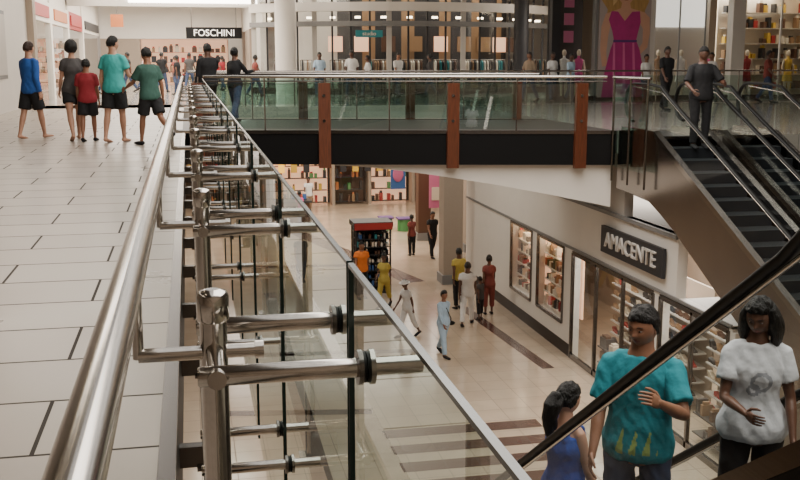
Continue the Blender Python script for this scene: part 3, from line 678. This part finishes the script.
for i,(y0,y1,m,s) in enumerate(((34,38.5,'tan','red'),(39,44,'backl','orange'),(44.5,50,'cream','red'),(50.5,59,'backl','charcoal'))):  # white backs glow to imitate lit shop interiors
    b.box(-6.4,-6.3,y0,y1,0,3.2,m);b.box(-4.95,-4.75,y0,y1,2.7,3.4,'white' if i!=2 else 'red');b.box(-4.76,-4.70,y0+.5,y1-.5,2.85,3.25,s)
    b.box(-4.95,-4.75,y0-.5 if i else y0-.15,y0,0,4.3,'white');b.box(-6.4,-4.8,y0,y1,3.2,3.3,'white')
    goods(b,'x',-6.25,y0+.3,y1-.3,.1,2.4,5,14,['red','red','charcoal','brown','tan','cream','charcoal','orange'],'offw',.3)
    b.quad((-4.85,y0,0),(-4.85,y1,0),(-4.85,y1,2.7),(-4.85,y0,2.7),'shopg')
b.box(-5.0,-4.81,33.85,60,3.4,5.19,'white')
b.obj('corridor_shopfront')
b=MB();b.box(3.25,3.6,44.5,62,3.0,5.19,'white');b.box(3.25,3.5,46,50,0,3,'offw');b.box(3.25,3.5,54,58,0,3,'beige')
goods(b,'x',3.5,50.2,53.8,.2,2.8,5,10,['red','yellow','cream','brown'],'backl',.3);b.obj('wall_corridor_right')
b=MB();b.box(-4.8,3.2,60.3,60.6,2.6,5.19,'white');b.box(-4.8,-2.6,60.3,60.6,0,2.6,'beige');b.box(2.4,3.2,60.3,60.6,0,2.6,'offw')
b.box(-2.6,2.4,62,62.1,0,2.6,'backw')  # glowing back imitates a warmly lit store
goods(b,'y',61.2,-2.4,2.3,.1,2.4,4,14,['charcoal','brown','cream','red','charcoal','tan'],'brown',.4)
b.obj('wall_corridor_end')
bk=MB();bk.box(.0,3.0,56.5,56.7,2.55,3.15,'black')
bk.tube([(.3,56.6,3.15),(.3,56.6,5.2)],.02,'steeld',6);bk.tube([(2.7,56.6,3.15),(2.7,56.6,5.2)],.02,'steeld',6)
sign('FOSCHINI',(1.5,56.47,2.84),(math.pi/2,0,0),.5,'backl','hanging_sign',.02,bk)
bk=MB();bk.box(-3.6,-3.0,52,52.1,3.0,3.6,'orange');bk.tube([(-3.3,52.05,3.6),(-3.3,52.05,5.2)],.02,'steeld',6);bk.obj('hanging_sign')
# ---------------------------------------------------------------- PEOPLE
walk=((20,10),(-18,16));walk2=((-18,16),(20,10));stand=((2,2),(-3,3))
sw=((22,6,18,0),(-18,6,12,0))
P_=person
P_('man',(-2.78,19.2,0),-40,1.74,skin='sk_l',hair='short',hairm='hairb',top='c_blue',sleeve=1.9,bottom='c_black',leg=.85,legs=((14,4),(-12,6)),arms=((-8,8,20,0),(10,8,25,0)),shoe=None)
P_('woman',(-1.98,18.6,0),15,1.76,True,skin='sk_l',hair='curly',top='c_grey',sleeve=.5,bottom='c_black',leg=.55,legs=walk,arms=((4,10,12,0),(10,10,20,0)),shoe=None,loose=1.6)
P_('boy',(-1.72,18.3,0),-5,1.42,skin='sk_m',top='c_red',sleeve=.7,bottom='c_black',leg=.8,legs=((8,4),(-8,8)),shoe='c_black',loose=1.8)
P_('man',(-1.24,18.0,0),-25,1.8,skin='sk_l',hair='short',hairm='hair',top='c_teal',sleeve=.6,bottom='c_black',leg=.8,legs=((6,3),(-10,5)),arms=((15,14,70,20),(-4,10,15,0)),shoe=None,loose=1.5,headyaw=-30)
P_('man',(-.62,17.2,0),35,1.62,skin='sk_m',hair='short',top='c_dgreen',sleeve=.75,bottom='c_black',leg=.8,legs=((-22,32),(14,4)),arms=((-14,12,15,0),(30,12,35,0)),shoe='c_black',loose=1.6,lean=4)
P_('man',(.45,23.0,-.01),20,1.8,skin='sk_d',top='c_black',sleeve=1.9,bottom='c_black',leg=1.95,arms=((60,20,60,0),(5,8,15,0)),legs=walk,wide=1.1)
P_('woman',(1.05,23.4,-.01),-30,1.72,True,skin='sk_d',hair='bun',top='c_black',sleeve=1.9,bottom='c_jean',leg=1.95,arms=((45,15,50,0),(15,8,15,0)),legs=walk2)
bgs=[(-3.4,44,'c_red',1),(-2.6,47,'c_black',0),(-2.0,50,'c_white',1),(-1.1,46,'c_black',0),(-.6,52,'c_rust',1),(.1,49,'c_grey',0),(.9,54,'c_blue',0),(1.6,48,'c_red',1),(2.4,51,'c_black',0),(2.6,40,'c_rust',1),(-1.5,40,'c_red',0),(-.4,42,'c_black',1)]
for i,(x,y,c,fm) in enumerate(bgs):
    P_('woman' if fm else 'man',(x,y,0),random.uniform(0,360),1.62+.15*(1-fm),bool(fm),skin='sk_d' if i%2 else 'sk_m',top=c,bottom='c_jean',leg=1.95,legs=walk,arms=sw,vox=.03)
for (x,y,c,f,h,sk,hr_,fm) in ((4.95,38.6,'c_lblue',170,1.72,'sk_d','short',0),(6.0,37.4,'c_white',150,1.78,'sk_d','short',0),(6.7,37.9,'c_white',90,1.6,'sk_d','bun',1),(8.0,38.5,'c_white',200,1.7,'sk_m','short',0),(9.1,37.8,'c_grey',60,1.65,'sk_d','bun',1),
   (12.0,32.3,'c_white',180,1.7,'sk_d','bun',1),(12.7,32.4,'c_lblue',200,1.65,'sk_d','short',1),(11.3,32.6,'c_tan',120,1.7,'sk_m','short',0),(13.25,26.5,'c_black',185,1.8,'sk_d','short',0),(16.9,21.5,'c_black',200,1.75,'sk_d','short',0),
   (17.4,31.5,'c_white',120,1.68,'sk_m','bun',1),(18.9,30.5,'c_rust',220,1.74,'sk_d','short',0),(15.2,31.9,'c_white',170,1.62,'sk_m','short',1)):
    P_('woman' if fm else 'man',(x,y,0),f,h,bool(fm),skin=sk,hair=hr_,top=c,sleeve=.8,bottom='c_jean' if c!='c_black' else 'c_black',leg=1.95,legs=walk,arms=sw,vox=.022)
P_('man',(9.16,16.9,e1(16.9)),172,1.82,skin='sk_d',top='c_black',sleeve=.9,bottom='c_black',leg=1.95,arms=((15,22,45,20),(25,25,60,20)),wide=1.12,headyaw=-15,headpitch=-8,legs=((4,6),(-3,3)))
LZ=-5.6
for (x,y,c,f,h,fm,kw) in (
  (5.78,22.5,'c_lblue',200,1.64,1,dict(bottom='c_lblue',leg=1.95,bag='rubber',legs=walk,hair='short',sleeve=1.5)),
  (5.3,24.3,'c_white',120,1.55,1,dict(bottom='c_white',leg=1.6,legs=walk,hair='short',hat='c_white',lean=8)),
  (7.1,25.1,'c_white',-20,1.75,0,dict(bottom='c_white',leg=1.9,legs=walk)),
  (7.35,26.9,'c_yellow',10,1.75,0,dict(bottom='c_black',leg=1.9,legs=stand)),
  (8.0,26.1,'c_rust',-10,1.68,1,dict(bottom='c_rust',leg=1.6,legs=stand,hair='bun')),
  (7.6,25.6,'c_grey',30,1.2,0,dict(bottom='c_black',leg=1.6,legs=stand)),
  (5.3,27.5,'c_yellow',150,1.6,1,dict(bottom='c_yellow',leg=1.6,legs=walk,hair='bun')),
  (4.85,28.7,'c_orange',180,1.72,0,dict(bottom='c_black',leg=1.95,legs=stand)),
  (8.4,34.4,'c_black',190,1.7,0,dict(bottom='c_black',leg=1.95,legs=walk)),
  (9.0,34.5,'c_grey',170,1.65,1,dict(bottom='c_jean',leg=1.95,legs=walk2)),
  (7.75,34.9,'c_rust',10,1.5,1,dict(bottom='c_black',leg=1.95,legs=stand)),
  (5.3,46,'c_white',180,1.7,0,dict(bottom='c_tan',leg=1.95,legs=walk)),
  (4.4,41.5,'c_pink',20,1.65,1,dict(bottom='c_jean',leg=1.95,legs=walk)),
  (3.3,31,'c_grey',180,1.7,0,dict(bottom='c_jean',leg=1.95,legs=walk))):
    P_('woman' if fm else 'man',(x,y,LZ),f,h,bool(fm),skin='sk_d' if int(x*10)%3 else 'sk_m',top=c,arms=sw,vox=.02,**kw)
P_('man',(2.70,5.55,e3(5.55)),150,1.84,skin='sk_m',hair='short',top='c_teal2',sleeve=.75,bottom='c_jean',leg=1.95,
   arms=((12,10,20,0),(38,16,80,40)),headyaw=-28,headpitch=-6,vox=.0095,wide=1.08,loose=1.3,
   prt=('c_lime',lambda x,z:.50<z<.585 and abs(x)<.07 and ((x*22+1)%1.0)<(.62-(z-.50)*6.5)))
P_('woman',(3.3,5.25,e3(5.25)),160,1.66,True,skin='sk_d',hair='long',top='c_whitet',sleeve=.6,bottom='c_black',leg=1.95,
   arms=((20,10,65,25),(8,12,25,10)),headyaw=-28,headpitch=-16,vox=.0095,wide=1.12,loose=1.4,
   prt=('c_silver',lambda x,z:abs(math.hypot(x+.005,(z-.70))-.032)<.007 or (abs(math.hypot(x-.02,(z-.67))-.018)<.006)))
P_('woman',(2.53,6.35,e3(6.35)),-60,1.64,True,skin='sk_l',hair='pony',top='c_navy',sleeve=0,bottom='c_jean',leg=1.95,
   arms=((8,10,20,0),(20,12,45,0)),headyaw=-10,headpitch=-10,vox=.0095)
b=MB();b.box(4.3,5.1,10.3,10.34,-5.6,-4.6,'gold');b.box(4.38,5.02,10.28,10.3,-5.5,-4.7,'charcoal');b.obj('framed_picture')
# ---------------------------------------------------------------- LIGHTS
def area(loc,sx,sy,e,c=(1,.93,.83),rot=(0,0,0),name='ceiling_light'):
    l=D.lights.new(name,'AREA');l.shape='RECTANGLE';l.size=sx;l.size_y=sy;l.energy=e;l.color=c
    o=D.objects.new(name,l);o.location=loc;o.rotation_euler=rot;col.objects.link(o)
area((6,40,-.9),10,12,1500,(1,.88,.74));area((10.5,24,-.9),2.5,8,260);area((10.3,19,-1.95),2.2,4,280,(1,.94,.85))  # broad lamps added to brighten the lower level under the slabs
area((9,44,4.9),12,8,1100);area((-1,46,4.2),6,24,3000,(1,.92,.80));area((18,36,3.8),8,2,600)  # broad lamps added over far stores and corridor, beside the visible strips
area((-4,27.5,7.0),5,6,900,(1,.90,.76))  # lamp added to put glare on the far left floor
area((4.2,10,6.9),7,22,2600,(1,.93,.84),name='overhead_fill')  # unseen area lamp added as skylight fill over the void
w=D.worlds.new('World');bpy.context.scene.world=w;w.use_nodes=True
w.node_tree.nodes['Background'].inputs[0].default_value=(1,.965,.92,1);w.node_tree.nodes['Background'].inputs[1].default_value=1.4
cam=D.cameras.new('camera');cam.lens=45;cam.sensor_width=36;cam.clip_end=300;cam.clip_start=.05
co=D.objects.new('camera',cam);co.location=(0,0,1.4);co.rotation_euler=(math.radians(90-10.204),0,-math.radians(11.84));col.objects.link(co)
bpy.context.scene.camera=co
